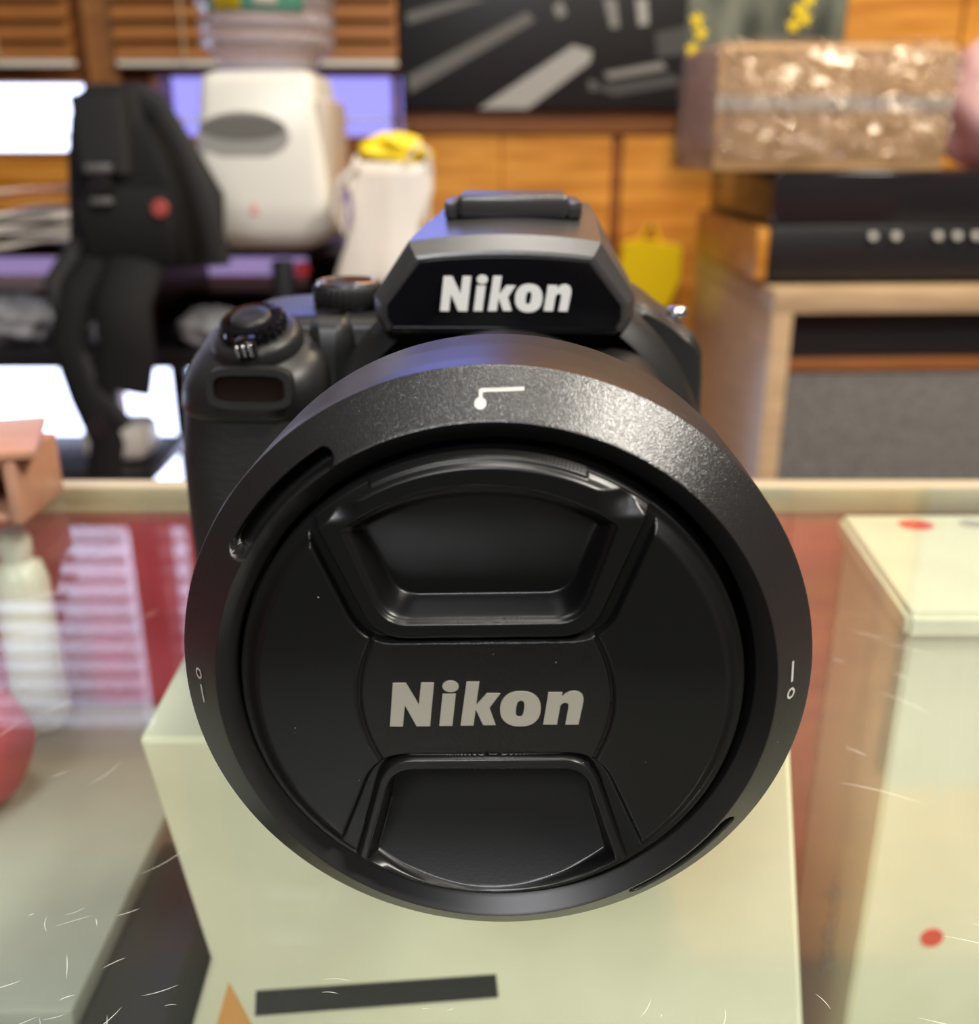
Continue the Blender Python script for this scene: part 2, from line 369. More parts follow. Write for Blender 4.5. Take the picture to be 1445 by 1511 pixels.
# ---- pictures and curtain on the wall
pc = thing('canvas_picture', (0.095, YB - 0.001, 0.171), 'black and white photo canvas with pale diagonal beams on the wood wall', 'picture')
def pp(x, z): return (x - 0.095, z - 0.171)
def rect(x0, x1, z0, z1): return [(x0, z0), (x1, z0), (x1, z1), (x0, z1)]
box('canvas', (-0.245, -0.022, 0.0), (0.238, 0.0, 0.36), 'black', pc, 0.003)
def px(px_, py_): # photograph-sized sketch of the print, mapped once to canvas metres
    return ((px_ - 803) * 0.001163 , (162 - py_) * 0.00107)
GREYS = {k: mat('print_grey_%d' % int(k * 100), (k, k, k * 0.96), 0.6) for k in (0.05, 0.12, 0.22, 0.36)}
for k, poly in ((0.36, [(705, 161), (842, 68), (870, 76), (868, 92), (778, 161)]), (0.12, [(602, 112), (776, 20), (786, 34), (604, 138)]),
                (0.22, [(884, 2), (902, 2), (908, 42), (896, 44)]), (0.36, [(930, 2), (946, 2), (950, 38), (936, 40)]), (0.22, [(888, 108), (972, 92), (980, 102), (896, 117)]),
                (0.22, [(812, 14), (824, 4), (832, 24), (820, 30)]), (0.12, [(602, 22), (680, 2), (720, 2), (604, 38)]), (0.05, [(870, 128), (990, 110), (1005, 124), (905, 142)]),
                (0.12, [(866, 120), (878, 120), (880, 134), (868, 134)]), (0.05, [(960, 50), (1008, 40), (1008, 80), (965, 86)])):
    prism('print', [[[px(*p) for p in poly]]], -0.0226, -0.0221, GREYS[k], pc)
fp = thing('floral_painting', (0.44, YB - 0.001, 0.09), 'dark green painting with yellow and red blossoms behind the wrapped carton', 'picture')
fm = tint(mat('painted_leaves', (0.08, 0.10, 0.07), 0.6), 14, (0.035, 0.045, 0.035), (0.20, 0.22, 0.17), (1.5, 1, 0.5), 5)
box('canvas', (-0.112, -0.022, 0.0), (0.155, 0.0, 0.45), fm, fp, 0.003)
for i, (x, z, c) in enumerate(((-0.094, 0.22, 'yellow'), (-0.086, 0.20, 'yellow'), (-0.098, 0.175, 'yellow'), (-0.087, 0.155, 'yellow'), (0.075, 0.235, 'yellow'), (0.086, 0.222, 'yellow'), (0.068, 0.212, 'yellow'), (0.09, 0.25, 'yellow'), (0.064, 0.17, 'red'))):
    petal = [(x + (0.009 + 0.004 * math.sin(5 * a)) * math.cos(a), z + (0.009 + 0.004 * math.sin(5 * a)) * math.sin(a)) for a in [2 * math.pi * k / 20 for k in range(20)]]
    prism('blossom', [[petal]], -0.0235, -0.0222, c, fp)
ct = []
for k in range(61):
    x = 0.86 + k * 0.008; ct.append((x, YB - 0.03 + 0.012 * math.sin(k * 1.1)))
cur = loft('curtain', [[(x, y, z) for x, y in ct] for z in (-0.6, 0.0, 0.6, 1.2)], 'curtain', None, False, 60, False)
sm = cur.modifiers.new('s', 'SOLIDIFY'); sm.thickness = 0.003
tag(cur, 'grey violet curtain hanging at the far right edge', 'curtain')

# ---- black rack in front of the low window
rk = thing('rack', (-0.42, 1.4, FZ), 'black open rack of dark shelves standing before the bright low window', 'shelf')
Z = lambda z: z - FZ
for z0, z1, y0, y1, x0, x1 in ((-0.008, -0.001, -0.13, 0.20, -0.5, 0.37), (-0.084, -0.072, 0.02, 0.20, -0.5, 0.37), (-0.135, -0.115, -0.18, 0.20, -0.5, 0.37), (-0.285, -0.27, -0.18, 0.0, -0.5, -0.01), (-0.72, -0.70, -0.18, 0.2, -0.5, 0.37)):
    box('shelf_board', (x0, y0, Z(z0)), (x1, y1, Z(z1)), 'black', rk, 0.002)
for x in (-0.49, -0.07, 0.165, 0.355):
    for y in (-0.12, 0.185): box('post', (x - 0.012, y - 0.012, 0), (x + 0.012, y + 0.012, Z(-0.013)), 'black', rk, 0.002)
box('back_panel', (-0.50, 0.15, Z(-0.115)), (0.35, 0.16, Z(-0.0845)), 'dark_red', rk)
box('back_panel', (0.150, 0.14, Z(-0.0715)), (0.35, 0.15, Z(-0.0085)), 'black', rk)
box('side_panel', (-0.03, -0.11, Z(-0.114)), (0.0, 0.15, Z(-0.0125)), 'black', rk)
# clutter on the shelf
t = blob('plastic_bag', (-0.60, 1.29, -0.087), (0.060, 0.05, 0.031), 'plasticbag', None, 0.22, 3, 5, flatb=-0.9)
tag(t, 'crumpled clear plastic bag on the rack shelf at far left', 'bag')
t = blob('plastic_bag', (-0.475, 1.28, -0.098), (0.026, 0.03, 0.018), 'plasticbag', None, 0.22, 8, 4, flatb=-0.9)
tag(t, 'small knotted plastic bag between the crumpled bag and the backpack strap', 'bag')
t = blob('yellow_wrapper', (-0.700, 1.26, -0.095), (0.028, 0.022, 0.021), 'yellow', None, 0.15, 5, flatb=-0.9); tag(t, 'yellow wrapper beside the clear bag on the left shelf', 'wrapper')
t = blob('plastic_bag', (-0.345, 1.27, -0.093), (0.042, 0.04, 0.024), 'plasticbag', None, 0.2, 11, 6, flatb=-0.88)
tag(t, 'bluish crumpled plastic bag on the shelf right of the backpack strap', 'bag')
t = blob('plastic_bag', (-0.240, 1.28, -0.091), (0.038, 0.04, 0.026), 'plasticbag', None, 0.2, 13, 6, flatb=-0.88)
tag(t, 'crinkled clear plastic bag on the shelf above the shutter button', 'bag')
# papers and cloth on the rack top, far left
pt = thing('paper_pile', (-0.58, 1.32, 0.0), 'pile of white wrapped papers on the rack top left of the backpack', 'papers')
for i in range(5):
    rings = []
    for k in range(13):
        x = -0.13 + 0.22 * k / 12; rings.append([(x, -0.10 + 0.2 * j / 8, 0.003 + 0.0075 * i + 0.0035 * math.sin(k * 0.7 + i * 2 + j) + 0.0012 * k) for j in range(9)])
    o = loft('sheet', rings, 'paper', pt, False, 180, False); s_ = o.modifiers.new('s', 'SOLIDIFY'); s_.thickness = 0.003
cl = thing('dark_book', (-0.60, 1.36, 0.055), 'dark brown flat case lying tilted on the white papers', 'case')
box('case', (-0.12, -0.06, 0.0), (0.10, 0.06, 0.010), 'plank_dark', cl, 0.003); cl.rotation_euler = (0, R(-5), 0)
box('case_band', (-0.12, -0.062, 0.0102), (0.02, 0.0, 0.0125), 'paper', cl, 0.001)
# red round lamp dot on rack
lathe('red_knob', [(0.0, 0), (0.009, 0), (0.010, 0.004), (0.008, 0.009), (0.0, 0.010)], 'red', rk, 24, 'Y', (0.192, -0.140, Z(-0.022)), 40)
# backpack
M['faded_badge'] = mat('faded_badge', (0.40, 0.07, 0.06), 0.5)
bp = thing('backpack', (-0.368, 1.13, 0.0), 'black padded backpack with straps standing on the rack top', 'backpack')
def body_ring(z, x0, x1, y0, y1, r): return [(x, y, z) for x, y in rrect(x0, x1, y0, y1, r, 6)]
loft('main_pack', [body_ring(0.0, -0.075, 0.058, -0.03, 0.08, 0.02), body_ring(0.02, -0.080, 0.066, -0.037, 0.09, 0.028), body_ring(0.07, -0.074, 0.070, -0.04, 0.09, 0.03),
                   body_ring(0.11, -0.070, 0.050, -0.036, 0.085, 0.028), body_ring(0.15, -0.064, 0.030, -0.03, 0.08, 0.028), body_ring(0.172, -0.056, 0.018, -0.02, 0.07, 0.024),
                   body_ring(0.181, -0.044, 0.008, -0.008, 0.055, 0.014)], 'nylon', bp, True, 60)
loft('front_pocket', [[(x, y, z) for x, y in rrect(-0.055 + i_, 0.048 - i_, -0.056 + i_, -0.03, 0.012, 5)] for z, i_ in ((0.004, 0.006), (0.02, 0), (0.065, 0.0), (0.082, 0.008))], 'nylon', bp, True, 60)
loft('top_flap', [[(x, y, z) for x, y in rrect(-0.05 , 0.004 , -0.045, -0.02, 0.008, 5)] for z in (0.095, 0.17)], 'nylon_grey', bp, True, 60)
lathe('buckle', [(0.0, -0.006), (0.010, -0.006), (0.012, 0), (0.007, 0.004), (0.0, 0.004)], 'blackgloss', bp, 24, 'Y', (-0.023, -0.058, 0.085))
M['buckle'] = mat('buckle_grey', (0.12, 0.12, 0.115), 0.35)
box('buckle_bar', (-0.036, -0.062, 0.097), (-0.010, -0.054, 0.105), 'buckle', bp, 0.002); box('buckle_bar', (-0.034, -0.064, 0.066), (-0.012, -0.056, 0.073), 'buckle', bp, 0.002)
lathe('red_badge', [(0.0, -0.003), (0.0075, -0.003), (0.009, 0.0), (0.0, 0.002)], 'faded_badge', bp, 28, 'Y', (0.034, -0.0575, 0.062))
tube('shoulder_strap', [(0.0, 0.0, 0.172), (0.035, -0.03, 0.155), (0.06, -0.045, 0.12), (0.075, -0.05, 0.08), (0.083, -0.05, 0.04), (0.086, -0.045, 0.005)], 0.012, 'nylon_grey', bp, 12, 0.4)
tube('shoulder_strap', [(-0.03, -0.04, 0.02), (-0.06, -0.06, -0.02), (-0.075, -0.07, -0.07), (-0.06, -0.075, -0.13), (-0.045, -0.075, -0.18), (-0.055, -0.075, -0.22)], 0.019, 'nylon', bp, 12, 0.45)
tube('shoulder_strap', [(-0.06, -0.03, 0.03), (-0.085, -0.06, -0.01), (-0.07, -0.072, -0.07), (-0.05, -0.078, -0.12), (-0.02, -0.078, -0.16)], 0.010, 'nylon_grey', bp, 12, 0.4)
tube('waist_belt', [(0.0, -0.045, 0.01), (-0.01, -0.075, -0.03), (-0.01, -0.078, -0.08), (-0.02, -0.078, -0.12)], 0.030, 'nylon', bp, 14, 0.3)
lathe('strap_clip', [(0.0, -0.006), (0.012, -0.006), (0.014, 0), (0.012, 0.006), (0.0, 0.006)], 'blackgloss', bp, 20, 'Y', (-0.050, -0.079, -0.16))
# water dispenser
dp = thing('water_dispenser', (-0.262, 1.30, 0.0), 'small white tabletop water dispenser with a grey tap recess', 'dispenser')
def dring(z, hw, y0, y1, r, cx=0.0): return [(x, y, z) for x, y in rrect(-hw + cx, hw + cx, y0, y1, r, 5)]
loft('body', [dring(0.004, 0.050, -0.055, 0.09, 0.03), dring(0.012, 0.070, -0.075, 0.10, 0.03), dring(0.03, 0.080, -0.084, 0.11, 0.022), dring(0.06, 0.0785, -0.083, 0.11, 0.018), dring(0.13, 0.071, -0.075, 0.105, 0.016), dring(0.185, 0.065, -0.068, 0.10, 0.015), dring(0.195, 0.062, -0.064, 0.098, 0.015), dring(0.200, 0.052, -0.05, 0.09, 0.015)], 'whiteplastic', dp, True, 50)
rec = disc2(-0.016, 0.131, 0.052, 0.026, 40)
rec = [(x, max(z, 0.107) if False else z) for x, z in rec]
prism('tap_recess', [[rec]], -0.0775, -0.066, 'greyplastic', dp)
prism('recess_shade', [[[(x * 0.93 - 0.001, 0.131 + (z - 0.131) * 0.5 + 0.009) for x, z in rec]]], -0.0785, -0.077, mat('recess_shade_grey', (0.16, 0.155, 0.14), 0.4), dp)  # shade inside the tap recess, put in as a darker grey oval
box('side_panel', (0.060, -0.066, 0.03), (0.081, 0.08, 0.17), 'beigeplastic', dp, 0.006)
prism('red_mark', [[[(x, z) for x, z in ((-0.015, 0.046), (-0.008, 0.062), (-0.002, 0.046))]]], -0.0848, -0.0835, mat('faded_red', (0.75, 0.42, 0.36), 0.5), dp)
bt = thing('water_bottle', (-0.262, 1.32, 0.200), 'clear ribbed plastic water bottle with yellow and green label on the dispenser', 'bottle')
lathe('bottle', [(0.052, 0.0), (0.056, 0.006), (0.060, 0.014), (0.076, 0.026), (0.079, 0.034), (0.075, 0.040), (0.079, 0.046), (0.079, 0.056), (0.075, 0.062), (0.080, 0.068), (0.080, 0.14), (0.07, 0.16), (0.0, 0.165)], 'water', bt, 64, 'Z', (0, 0, 0), 60)
def arcpatch(name, a0, a1, z0, z1, r, m, parent, n=18, rd=None):
    vs, fs = [], []
    for i in range(n + 1):
        a = R(a0 + (a1 - a0) * i / n)
        for zz in (z0, z1): vs.append((r * math.cos(a), r * math.sin(a), zz))
    for i in range(n): fs.append((2 * i, 2 * i + 2, 2 * i + 3, 2 * i + 1))
    o = mesh(name, vs, fs, m, parent, True); s = o.modifiers.new('s', 'SOLIDIFY'); s.thickness = 0.0008; return o
arcpatch('label', 228, 312, 0.060, 0.125, 0.0812, mat('label_green', (0.16, 0.55, 0.40), 0.4), bt)
arcpatch('label_print', 238, 262, 0.062, 0.120, 0.0825, 'yellow', bt)
arcpatch('label_print', 272, 290, 0.066, 0.085, 0.0825, 'whiteplastic', bt)
# white paper bag with yellow tissue
sd = thing('plant_stand', (-0.118, 1.20, FZ), 'small black stand carrying the white paper bag beside the rack', 'stand')
box('top_board', (-0.06, -0.05, Z(-0.045)), (0.06, 0.05, Z(-0.0335)), 'black', sd, 0.003)
for x in (-0.045, 0.045):
    for y in (-0.038, 0.038): box('leg', (x - 0.006, y - 0.006, 0), (x + 0.006, y + 0.006, Z(-0.045)), 'black', sd, 0.001)
bg_ = thing('paper_bag', (-0.112, 1.20, -0.033), 'tall white paper bag stuffed with yellow tissue, behind the camera flash', 'bag')
rings = []
for k in range(9):
    z = 0.140 * k / 8; wv = 0.040 + 0.004 * math.sin(k * 1.3)
    cx = -0.016 + 0.020 * k / 8
    rings.append([(cx + x * (1 + 0.05 * math.sin(k + j)), y * (1 - 0.35 * k / 8), z + 0.005 * math.sin(j * 0.9) * (k == 8)) for j, (x, y) in enumerate(rrect(-wv - 0.004, wv + 0.004, -0.035, 0.035, 0.006, 3))])
o = loft('bag_wall', rings, 'paper', bg_, False, 40)
o.modifiers.new('s', 'SOLIDIFY').thickness = 0.0012
blob('tissue', (0.005, 0.0, 0.147), (0.034, 0.02, 0.02), 'yellow', bg_, 0.3, 4, 5)
tube('handle', [(0.02, -0.025, 0.135), (0.034, -0.03, 0.157), (0.044, -0.028, 0.150), (0.046, -0.02, 0.115), (0.042, -0.015, 0.065)], 0.0022, 'paper', bg_)
tube('handle', [(-0.03, -0.03, 0.135), (-0.052, -0.036, 0.118), (-0.058, -0.036, 0.085), (-0.050, -0.036, 0.063), (-0.046, -0.036, 0.09), (-0.04, -0.03, 0.12)], 0.004, 'paper', bg_)
prism('side_print', [[disc2(-0.044, 0.09, 0.006, 0.022)]], -0.0385, -0.037, 'purple', bg_)
# white folded thing low behind counter + box
t = box('white_case', (-0.055, -0.04, 0.0), (0.028, 0.04, 0.05), 'whiteplastic', None, 0.016, 3); t.location = (-0.475, 1.30, -0.2695)
tag(t, 'white rounded plastic case on the lowest shelf board at left', 'case')

# ---- cabinet with record player on the right
cb = thing('media_cabinet', (0.36, 1.30, FZ), 'light oak media cabinet with dark open shelf and grey cloth door', 'cabinet', R(2.5))
H0 = Z(-0.052)
box('top_panel', (0, 0, H0 - 0.030), (0.95, 0.42, H0), 'oak', cb, 0.002)
box('side_panel', (0, 0, 0.05), (0.028, 0.42, H0 - 0.030), 'oak', cb, 0.002)
box('side_panel', (0.922, 0, 0.05), (0.95, 0.42, H0 - 0.030), 'oak', cb, 0.002)
box('back_panel', (0.028, 0.405, 0.05), (0.922, 0.418, H0 - 0.030), 'black', cb)
box('shelf', (0.028, 0.004, H0 - 0.106), (0.922, 0.405, H0 - 0.093), 'plank_dark', cb, 0.001)
box('bottom_panel', (0.028, 0, 0.05), (0.922, 0.405, 0.08), 'oak', cb, 0.002)
box('cloth_door', (0.030, 0.006, 0.082), (0.47, 0.020, H0 - 0.108), 'fabric', cb, 0.002)
box('cloth_door', (0.474, 0.006, 0.082), (0.92, 0.020, H0 - 0.108), 'fabric', cb, 0.002)
box('inner_box', (0.029, 0.03, H0 - 0.092), (0.921, 0.04, H0 - 0.031), 'black', cb)
for x in (0.04, 0.90):
    for y in (0.03, 0.38): box('foot', (x - 0.02, y - 0.02, 0), (x + 0.02, y + 0.02, 0.05), 'black', cb)
rp = thing('record_player', (0.36, 1.34, -0.0515), 'black record player with glossy lid and wooden left side on the cabinet', 'turntable', R(2.5))
box('plinth', (0.0, 0.0, 0.006), (0.46, 0.33, 0.075), 'black', rp, 0.003)
box('wood_cheek', (-0.016, 0.004, 0.006), (-0.0005, 0.33, 0.072), 'plank', rp, 0.002)
box('wood_cheek', (0.4605, 0.004, 0.006), (0.476, 0.33, 0.072), 'plank', rp, 0.002)
box('dust_cover', (0.0, 0.0, 0.0755), (0.46, 0.33, 0.140), 'blackgloss', rp, 0.004)
for x, y in ((0.04, 0.04), (0.42, 0.04), (0.04, 0.29), (0.42, 0.29)): lathe('foot', [(0.018, 0), (0.018, 0.007)], 'black', rp, 20, 'Z', (x, y, 0), caps=True)
for k, x in enumerate((0.13, 0.16, 0.215, 0.24, 0.265)): lathe('knob', [(0.0, -0.006), (0.0045, -0.006), (0.0045, 0), (0, 0)], 'whiteplastic', rp, 16, 'Y', (x, -0.002, 0.062))  # white colour stands in for the bright glints on the knobs
cd = thing('cardboard_carton', (0.40, 1.42, 0.0892), 'brown cardboard carton wrapped in shiny stretch film on the record player', 'carton', R(2.5))
box('carton', (-0.125, -0.075, 0.0), (0.168, 0.12, 0.145), 'card', cd, 0.004)
def wrapshell(lo, hi, bev):
    bm = bmesh.new(); bmesh.ops.create_cube(bm, size=1)
    lo, hi = Vector(lo), Vector(hi); c = (lo + hi) / 2; d = hi - lo
    for v in bm.verts: v.co = Vector((v.co.x * d.x, v.co.y * d.y, v.co.z * d.z)) + c
    bmesh.ops.bevel(bm, geom=bm.edges[:], offset=bev, segments=3, affect='EDGES')
    bmesh.ops.subdivide_edges(bm, edges=bm.edges[:], cuts=5, use_grid_fill=True)
    rn = random.Random(5)
    for v in bm.verts:
        n = (v.co - c).normalized(); v.co += n * (0.002 * rn.random() + 0.0025 * math.sin(v.co.z * 190 + 3 * math.sin(v.co.x * 30)))
    me = bpy.data.meshes.new('stretch_film'); bm.to_mesh(me); bm.free(); me.shade_smooth(); me.materials.append(M['wrap'])
    o = bpy.data.objects.new('stretch_film', me); C.objects.link(o); return o
o = wrapshell((-0.130, -0.082, 0.003), (0.173, 0.125, 0.151), 0.012); o.parent = cd
box('tape', (-0.1255, -0.0765, 0.070), (0.168, -0.0752, 0.088), mat('clear_tape', (0.55, 0.50, 0.44), 0.2), cd)
t = blob('wrapped_bundle', (0.662, 1.44, 0.171), (0.072, 0.08, 0.082), 'pinkwrap', None, 0.12, 21, 5, flatb=-0.97); tag(t, 'pale pink bundle in clear wrap at the right edge on the record player', 'bundle')
# yellow bag hanging on the wall left of the cabinet
yb = thing('yellow_bag', (0.285, 1.86, -0.030), 'bright yellow plastic bag hanging on the wood wall beside the cabinet', 'bag')
prism('bag_body', [[[(-0.05, -0.02), (-0.02, -0.012), (0.052, -0.024), (0.052, -0.08), (0.034, -0.125), (0.014, -0.142), (-0.012, -0.125), (-0.035, -0.09), (-0.055, -0.06)]]], -0.030, 0.015, 'yellow', yb)
tube('handle', [(-0.02, 0.0, -0.018), (-0.008, 0.0, 0.009), (0.008, 0.0, 0.009), (0.02, 0.0, -0.022)], 0.0025, 'yellow', yb)
prism('red_corner', [[[(-0.075, -0.062), (-0.046, -0.058), (-0.034, -0.085), (-0.046, -0.095), (-0.07, -0.09)]]], -0.028, 0.012, 'red', yb)
lathe('wall_peg', [(0.005, -0.02), (0.005, 0.024)], 'plank_dark', yb, 16, 'Y', (0.0, 0.0, 0.006), caps=True)

# ================================================================== DISPLAY COUNTER
dc = thing('display_counter', (0, 0.1, FZ), 'glass topped display counter lined with red velvet', 'counter')
def dbox(nm, lo, hi, m, **k): return box(nm, (lo[0], lo[1] - 0.1, lo[2] - FZ), (hi[0], hi[1] - 0.1, hi[2] - FZ), m, dc, **k)
dbox('glass_top', (-0.85, -0.12, -0.008), (0.85, 0.3905, 0.0), 'glass')
dbox('back_rail', (-0.86, 0.391, -0.012), (0.86, 0.402, -0.0005), 'cream', bev=0.0015)
dbox('back_panel', (-0.85, 0.395, -0.30), (0.85, 0.402, -0.0122), 'velvet')
dbox('side_panel', (-0.86, -0.12, -0.30), (-0.851, 0.395, -0.001), 'velvet')
dbox('side_panel', (0.851, -0.12, -0.30), (0.86, 0.395, -0.001), 'velvet')
dbox('front_rail', (-0.86, -0.13, -0.30), (0.86, -0.1205, 0.0), 'black')
dbox('case_floor', (-0.86, -0.13, -0.31), (0.86, 0.402, -0.30), mat('case_floor', (0.045, 0.03, 0.028), 0.6))
dbox('base_cabinet', (-0.86, -0.13, FZ), (0.86, 0.402, -0.31), 'plank_dark')
# scratches on the glass
vs, fs = [], []
rn = random.Random(11)
def scr(x, y, a, L, wd, bend):
    n = 6; b = len(vs)
    for i in range(n + 1):
        s = (i / n - 0.5) * L; aa = a + bend * (i / n - 0.5); cx = x + s * math.cos(aa); cy = y + s * math.sin(aa); w_ = wd * (1 - abs(2 * i / n - 1) ** 2) + wd * 0.15
        vs.append((cx - w_ * math.sin(aa), cy + w_ * math.cos(aa) - 0.1, Z(0.00004))); vs.append((cx + w_ * math.sin(aa), cy - w_ * math.cos(aa) - 0.1, Z(0.00004)))
    for i in range(n): fs.append((b + 2 * i, b + 2 * i + 1, b + 2 * i + 3, b + 2 * i + 2))
for i in range(34): scr(rn.uniform(-0.088, -0.052), rn.uniform(0.088, 0.150), rn.choice((0.6, 0.5, 2.0, 1.9, 0.1)) + rn.uniform(-0.2, 0.2), rn.uniform(0.001, 0.009), 0.00003 + 0.00003 * rn.random(), rn.uniform(-0.4, 0.4))
for i in range(30): scr(rn.uniform(-0.06, 0.10), rn.uniform(0.082, 0.14), rn.uniform(0, 3.14), rn.uniform(0.0006, 0.005), 0.00004, 0.3)
for i in range(25): scr(rn.uniform(0.075, 0.16), rn.uniform(0.10, 0.30), 2.5 + rn.uniform(-0.3, 0.3), rn.uniform(0.002, 0.02), 0.00007, 0.2)
for i in range(30): scr(rn.uniform(-0.2, -0.06), rn.uniform(0.12, 0.30), rn.uniform(0.5, 1.2), rn.uniform(0.002, 0.012), 0.00006, 0.3)
scr(0.084, 0.121, 2.75, 0.030, 0.00010, 0.1); scr(-0.055, 0.112, 1.95, 0.024, 0.0001, 0.1); scr(-0.018, 0.098, 1.35, 0.010, 0.00008, 0.5)
dbox('fill_baffle', (-0.85, -0.1204, -0.027), (0.85, -0.078, -0.025), 'black')  # added unseen baffle keeping the case light off the lens cap
o = mesh('scratches', vs, fs, 'scratch', dc); o['kind'] = 'stuff'

# ---- boxes inside the case
def hexa(name, pts, m, parent, bev=0.0015):
    bm = bmesh.new(); v = [bm.verts.new(p) for p in pts]
    for f in ((0, 1, 2, 3), (7, 6, 5, 4), (0, 4, 5, 1), (1, 5, 6, 2), (2, 6, 7, 3), (3, 7, 4, 0)): bm.faces.new([v[i] for i in f])
    bmesh.ops.recalc_face_normals(bm, faces=bm.faces)
    if bev: bmesh.ops.bevel(bm, geom=bm.edges[:], offset=bev, segments=2, affect='EDGES')
    me = bpy.data.meshes.new(name); bm.to_mesh(me); bm.free(); me.materials.append(M[m] if isinstance(m, str) else m)
    me.shade_smooth(); me.set_sharp_from_angle(angle=R(35))
    o = bpy.data.objects.new(name, me); C.objects.link(o); o.parent = parent; return o
# right carton with lid
rb = thing('white_carton', (0.134, 0.294, -0.2999), 'tall white lidded carton with a red oval, right side of the glass case', 'box')
def rbp(x, y, z): return (x - 0.134, y - 0.294, z + 0.2999)
hexa('carton_base', [rbp(*p) for p in ((0.1365, 0.296, -0.2999), (0.42, 0.296, -0.2999), (0.42, 0.380, -0.2999), (0.1435, 0.380, -0.2999), (0.1365, 0.296, -0.019), (0.42, 0.296, -0.019), (0.42, 0.380, -0.019), (0.1435, 0.380, -0.019))], 'whitebox', rb)
hexa('carton_lid', [rbp(*p) for p in ((0.134, 0.293, -0.019), (0.425, 0.293, -0.019), (0.425, 0.384, -0.019), (0.141, 0.384, -0.019), (0.134, 0.293, -0.0095), (0.425, 0.293, -0.0095), (0.425, 0.384, -0.0095), (0.141, 0.384, -0.0095))], 'whitebox', rb, 0.002)
def flat_disc(name, cx, cy, z, rx, ry, m, parent):
    vs = [(cx + rx * math.cos(2 * math.pi * k / 32), cy + ry * math.sin(2 * math.pi * k / 32), z + dz) for dz in (0, 0.0002) for k in range(32)]
    fs = [tuple(range(32)), tuple(range(32, 64))] + [(k, (k + 1) % 32, 32 + (k + 1) % 32, 32 + k) for k in range(32)]
    return mesh(name, vs, fs, m, parent)
p = rbp(0.1675, 0.372, -0.00945); flat_disc('red_oval', *p, 0.0068, 0.0055, 'red', rb)
p = rbp(0.190, 0.373, -0.00945); flat_disc('grey_oval', *p, 0.005, 0.004, 'greyplastic', rb)
def onfront(nm, x, z, rx, rz, m, par, y, sl=0): return prism(nm, [[disc2(x, z, rx, rz, 28, 0, 2, sl)]], y - 0.0003, y + 0.0002, m, par)
o = onfront('red_dot', 0.1545 - 0.134 + 0.0085, -0.143 + 0.2999, 0.0042, 0.0042, 'red', rb, 0.002); 
prism('yellow_sticker', [[rect(0.046, 0.056, 0.2999 - 0.083, 0.2999 - 0.068)]], 0.0017, 0.0022, 'yellow', rb)
for i in range(7):
    zc = 0.2999 - 0.145 - 0.0065 * i
    prism('side_print', [[disc2(0.030 + 0.002 * math.sin(i * 2.1), zc, 0.004 + 0.0015 * math.sin(i * 1.7), 0.0026, 12)]], -0.0002, 0.0002, 'greyplastic', rb,
          tr=lambda x, y, z: (0.0025 + y - 0.0003 + 0.08 * (x - 0.0) * 0.085, x, z))
# centre carton (leaning sides)
cc = thing('white_carton', (0.0, 0.222, -0.2999), 'wide white carton under the lens, standing inside the glass case', 'box')
OUT = [(-0.0895, -0.0095), (-0.078, -0.082), (-0.090, -0.120), (-0.086, -0.2999), (0.118, -0.2999), (0.0765, -0.0095)]
OUT = [(x, z + 0.2999) for x, z in OUT]
rings = [[(x * k_ + sx, y, z) for x, z in OUT] for y, k_, sx in ((0.0, 1, 0), (0.085, 1.02, 0.0))]
o = loft('carton_body', rings, 'whitebox', cc, True, 20); bv = o.modifiers.new('b', 'BEVEL'); bv.width = 0.0015; bv.segments = 2
prism('black_strip', [[[(-0.067, 0.2999 - 0.1015), (0.0025, 0.2999 - 0.0945), (0.0018, 0.2999 - 0.0865), (-0.066, 0.2999 - 0.0925)]]], -0.0006, 0.0002, 'black', cc)
prism('orange_sticker', [[[(-0.0735, 0.2999 - 0.0895), (-0.0805, 0.2999 - 0.112), (-0.066, 0.2999 - 0.112)]]], -0.0006, 0.0002, mat('orange_print', (0.75, 0.35, 0.10), 0.5), cc)
# grey carton at left
gb = thing('grey_carton', (-0.20, 0.292, -0.2999), 'large pale grey carton at lower left inside the glass case', 'box')
box('carton_body', (-0.10, -0.0685, 0.0), (0.079, 0.094, 0.193), 'greybox', gb, 0.001)
box('carton_lid', (-0.102, -0.0705, 0.188), (0.081, 0.096, 0.1999), 'greybox', gb, 0.002)
kb = box('gap_shade_block', (-0.1185, 0.17, -0.2999), (-0.0935, 0.305, -0.106), 'black', None, 0.003); tag(kb, 'narrow black block standing in for the shade between the grey carton and the white carton', 'case')  # black block put in for the shade beside the grey carton
# white bottle at far left, in the case
wbm = thing('white_bottle', (-0.184, 0.375, -0.0995), 'white pump bottle standing on the grey carton, far left', 'bottle')
lathe('bottle_body', [(0.0, 0), (0.0095, 0), (0.0108, 0.003), (0.0108, 0.066), (0.009, 0.073), (0.005, 0.075), (0.0055, 0.076)], 'whiteplastic', wbm, 40, 'Z', (0, 0, 0), 50)
wbm.location = (-0.188, 0.372, -0.0995)
lathe('pump_head', [(0.0055, 0.0755), (0.0065, 0.078), (0.0065, 0.084), (0.005, 0.088), (0.0, 0.0885)], 'whiteplastic', wbm, 28, 'Z', (0, 0, 0), 50)
rp_ = blob('red_pouch', (-0.190, 0.318, -0.076), (0.021, 0.022, 0.0245), 'redpouch', None, 0.05, 2, 3, flatb=-0.95); tag(rp_, 'bright red cloth pouch on the grey carton at left edge', 'pouch')
